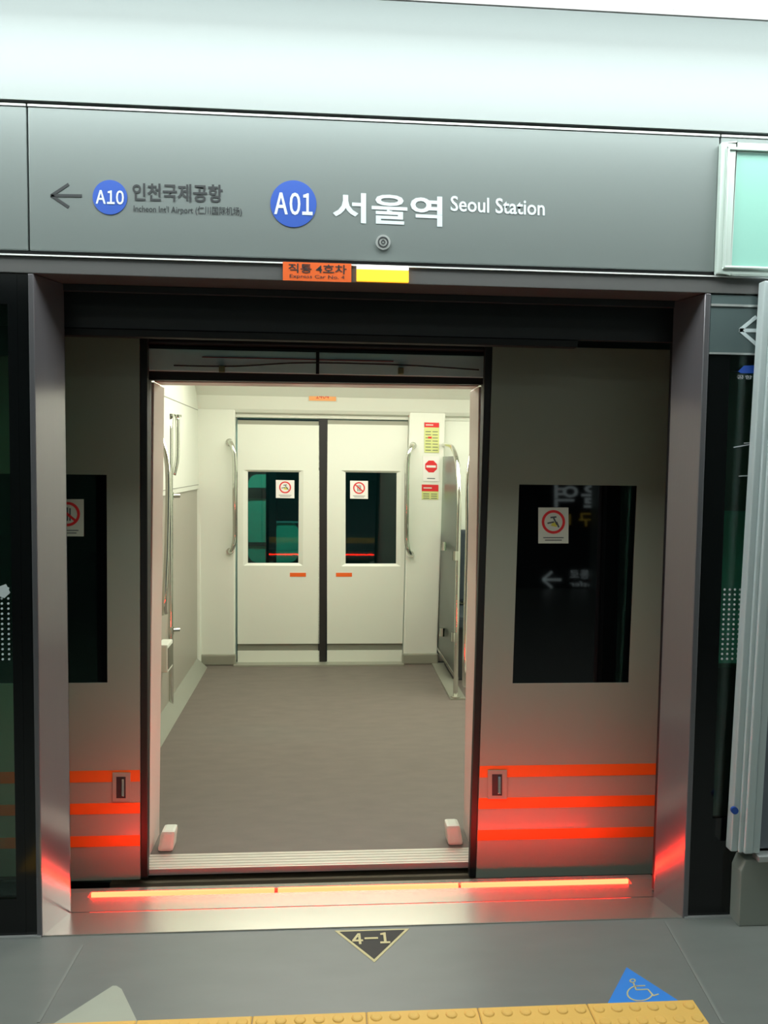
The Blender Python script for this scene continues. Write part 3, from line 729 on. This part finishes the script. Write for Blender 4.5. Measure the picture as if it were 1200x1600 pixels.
# right: glass draught screen with chrome frame and the bench behind it
ps = tag(empty('draught_screen', (.87, 2.4, ZFL)), 'glass draught screen with bent chrome frame at the end of the bench', 'partition')
def SX(px, py, y): return PY(px, py, y)
yn = 2.02; xs_ = PZ(715, 1090, ZFL).x
zt1 = PY(720, 760, yn).z
ztp = PY(702, 700, 2.6).z
xf = .895
tube('frame_tube', [(xf, 2.9, ztp+.03), (xf, 2.62, ztp+.02), (xf-.005, 2.35, ztp-.01), (xf-.01, 2.12, ztp-.12), (xf-.012, yn, ztp-.33), (xf-.012, yn, 1.0), (xf-.012, yn, .5), (xf-.012, yn, ZFL)], .016, chrome_m, ps)
prism('glass_pane', [(xf-.004, 2.88, ztp-.06), (xf-.004, 2.3, ztp-.06), (xf-.004, 2.08, ztp-.3), (xf-.004, 2.08, .085), (xf-.004, 2.88, .085)], (.008, 0, 0), screen_m, ps)
box('lower_rail', xf-.010, xf+.010, 2.04, 2.9, .06, .085, chrome_m, ps, .004)
for z, y in ((PY(712, 868, yn).z, yn), (PY(708, 995, yn).z, yn), (PY(702, 852, 2.6).z, 2.55), (PY(700, 985, 2.6).z, 2.55)):
    bm = bmesh.new(); add_tube(bm, [(xf-.028, y-.004, z+.03), (xf-.028, y-.004, z-.03)], .019, 14, False); add_tube(bm, [(xf-.03, y, z), (xf-.01, y+.10, z)], .012, 10, False)
    finish(bm, 'clamp', chrome_m, ps)
bm = bmesh.new(); add_tube(bm, [(xf-.012, yn, ZFL), (xf-.012, yn, ZFL+.018)], .032, 18, False); add_box(bm, xf-.05, xf+.05, yn-.03, yn+.9, ZFL, ZFL+.010)
finish(bm, 'foot', kick_m, ps)
bn = tag(empty('bench_seat', (1.6, 2.6, ZFL)), 'dark upholstered bench seat behind the glass draught screen', 'seat')
box('seat_cushion', .93, 2.6, 2.35, 2.88, .33, .42, seat_m, bn, .02); box('seat_back', .92, 2.6, 2.78, 2.90, .45, .98, seat_m, bn, .02); box('seat_base', .935, 2.6, 2.45, 2.88, ZFL, .325, dark_m, bn, .01)
# nearer right rail, just beside the jamb
a = PY(740, 690, 1.1); b = PY(733, 745, 1.0); c_ = PY(726, 1075, 1.0)
pole('grab_rail', [(a.x+.05, 1.2, a.z+.01), (a.x+.01, 1.12, a.z-.003), (b.x, 1.02, b.z), (b.x, 1.0, 1.1), (c_.x+.0, 1.0, c_.z+.1), (c_.x+.02, 1.06, c_.z), (c_.x+.07, 1.12, c_.z-.02)], .014, 'curved chrome rail just inside the doorway on the right')
# small black bag-like fitting: heater grille under the bench omitted where hidden

# outer plug doors, slid open to both sides
YD = -.135
def plug(side, lab):
    t = tag(empty('train_door', ((-.95 if side < 0 else .92), YD, -.09)), lab, 'door')
    if side < 0:
        ti, bi = PY(218, 520, YD), PY(219, 1374, YD); wd = -.70
        wt, wb = PY(168, 742, YD), PY(166, 1067, YD); ww = -.445
        tl, bl = Vector((ti.x+wd, YD, ti.z)), Vector((bi.x+wd, YD, bi.z)); zt_, zb_ = ti.z, bi.z
        xi = (ti.x+bi.x)/2; xo = xi-.70; wi = (wt.x+wb.x)/2; wo = wi-.445
    else:
        ti, bi = PY(770, 540, YD), PY(744, 1372, YD)
        wt, wb = PY(808, 757, YD), PY(803, 1068, YD)
        xi = (ti.x+bi.x)/2; xo = xi+.70; wi = (wt.x+wb.x)/2; wo = (PY(993, 760, YD).x+PY(984, 1068, YD).x)/2
    zt_, zb_ = ti.z, bi.z; z1, z0 = wt.z, wb.z
    dx = (ti.x-bi.x)/2
    X = lambda x, z: x + dx*((z-zb_)/(zt_-zb_)*2-1)
    bm = bmesh.new(); th = Vector((0, .032, 0))
    def cell(xa, xb2, za, zb2): add_prism(bm, [Vector((X(x, z), YD, z)) for x, z in ((xa, zb2), (xb2, zb2), (xb2, za), (xa, za))], th)
    cell(xi, wi, zb_, zt_); cell(wo, xo, zb_, zt_); cell(wi, wo, zb_, z0); cell(wi, wo, z1, zt_)
    finish(bm, 'panel', trainext_m, t)
    bm = bmesh.new(); add_prism(bm, [Vector((X(x, z), YD+.004, z)) for x, z in ((wi, z0), (wo, z0), (wo, z1), (wi, z1))], Vector((0, .02, 0)))
    finish(bm, 'window_pane', leafwin_m, t)
    sg = 1 if side < 0 else -1
    bm = bmesh.new(); add_prism(bm, [Vector((X(x, z), YD+.004, z)) for x, z in ((xi, zb_), (xi+sg*.026, zb_), (xi+sg*.026, zt_), (xi, zt_))], Vector((0, .03, 0)))
    finish(bm, 'edge_seal', seal_m, t, .004)
    rows = ((1204, 1222), (1255, 1272), (1306, 1323)) if side < 0 else ((1196, 1214), (1246, 1263), (1296, 1312))
    for a, b in rows:
        pxr = 150 if side < 0 else 800
        za, zb2 = PY(pxr, a, YD).z, PY(pxr, b, YD).z
        o = prism('orange_stripe', [Vector((X(x, z), YD-.001, z)) for x, z in ((xi, zb2), (xo, zb2), (xo, za), (xi, za))], (0, .0012, 0), stripe_m, t)
    # recessed handle
    q = qY(176, 204, 1207, 1252, YD-.001, s=0) if side < 0 else qY(762, 792, 1203, 1248, YD-.001, s=0)
    h = plate('handle_plate', q, trainext_m, t, .003, 0, .001)
    bm = bmesh.new(); plate('', q, None, front=.0036, back=0, bm=bm, uv=[(.22, .12), (.74, .12), (.74, .86), (.22, .86)]); finish(bm, 'handle_slot', dark_m, h)
    bm = bmesh.new(); plate('', q, None, front=.008, back=0, bm=bm, uv=[(.52, .2), (.66, .2), (.66, .80), (.52, .80)]); finish(bm, 'handle_grip', chrome_m, h, .001)
    if side < 0: sticker(t, qY(80, 131, 780, 838, YD+.003, s=0), 'bar', cardoff_m)
    else: sticker(t, qY(841, 888, 793, 849, YD+.003, s=.0), 'smoke', cardoff_m)
    return t
plug(-1, 'open outer train door with dark window and orange stripes, left of the doorway')
plug(1, 'open outer train door with dark window and orange stripes, right of the doorway')
# train window further along, behind the right fixed glass
p = PY(1080, 800, -.004); 
tw = box('side_window', PY(1118, 900, 0).x, 2.4, -.012, -.001, PY(1130, 1035, 0).z, PY(1130, 798, 0).z, teal_m, tc_); tw['label'] = 'pale side panel'
box('side_band', 1.27, 2.6, -.010, -.001, ZFL-.1, PY(1130, 1035, 0).z-.02, black_m, tc_)

# ================================================================== BEYOND THE TRAIN
struct(box('wall_tunnel', -4, 4, 6.6, 6.8, -1.5, 4, tunnel_m))
struct(box('floor_tunnel', -4, 4, 3.2, 6.6, -1.5, -1.4, tunnel_m))
YT = 5.4
def tp_(px, py): return PY(px, py, YT)
def tboard(px0, px1, y0, y1, rl, rr, name, parent):
    """pale board with rounded corners on its left (rl) or right (rr) side"""
    a, b = tp_(px0, y0), tp_(px1, y1); x0, x1, z1, z0 = a.x, b.x, a.z, b.z; pts = []
    for cx, cz, sx, sz, r, a0 in ((x1, z1, -1, -1, rr, 0), (x0, z1, 1, -1, rl, 90), (x0, z0, 1, 1, rl, 180), (x1, z0, -1, 1, rr, 270)):
        if r: pts += [(cx+sx*r+r*math.cos(math.radians(a0+k*15)), cz+sz*r+r*math.sin(math.radians(a0+k*15))) for k in range(7)]
        else: pts.append((cx, cz))
    return prism(name, [(x, YT, z) for x, z in pts], (0, .05, 0), tpanel_m, parent)
t = tag(empty('teal_reflection_board', (tp_(402, 800).x, YT, -1.4)), 'made-up teal board with black bars imitating reflections in the left far window', 'board')  # made-up board in place of the teal reflections in the far window
tboard(388, 415, 741, 879, .10, 0, 'panel', t); tboard(432, 466, 816, 879, 0, .10, 'panel', t)
a, b = tp_(386, 762), tp_(416, 779); box('crossbar', a.x, b.x, YT-.02, YT, b.z, a.z, black_m, t)
a, b = tp_(386, 847), tp_(416, 853); box('crossbar', a.x, b.x, YT-.02, YT, b.z, a.z, dark_m, t)
a, b = tp_(432, 814), tp_(466, 817); box('top_edge', a.x, b.x, YT-.02, YT, b.z, a.z, alu_m, t)
a = tp_(424, 800).x; box('post', a-.05, a+.05, YT-.01, YT+.06, -1.4, 1.7, black_m, t); a = tp_(400, 800).x; box('post', a-.04, a+.04, YT+.05, YT+.12, -1.4, 1.4, black_m, t)
tl_ = tag(empty('added_tunnel_lamp', (-.6, 4.2, 2.6)), 'unseen lamp added in the tunnel to light the teal board', 'lamp')  # made-up lamp that brightens the board behind the far window
box('lens', -1.3, .2, 4.1, 4.25, 2.55, 2.6, mat('added_lamp_lens', (220, 240, 235), .5, emit=(.6, 1, .95), es=TUNNEL), tl_)
box('bracket', -.6, -.54, 4.25, 6.6, 2.56, 2.6, black_m, tl_)
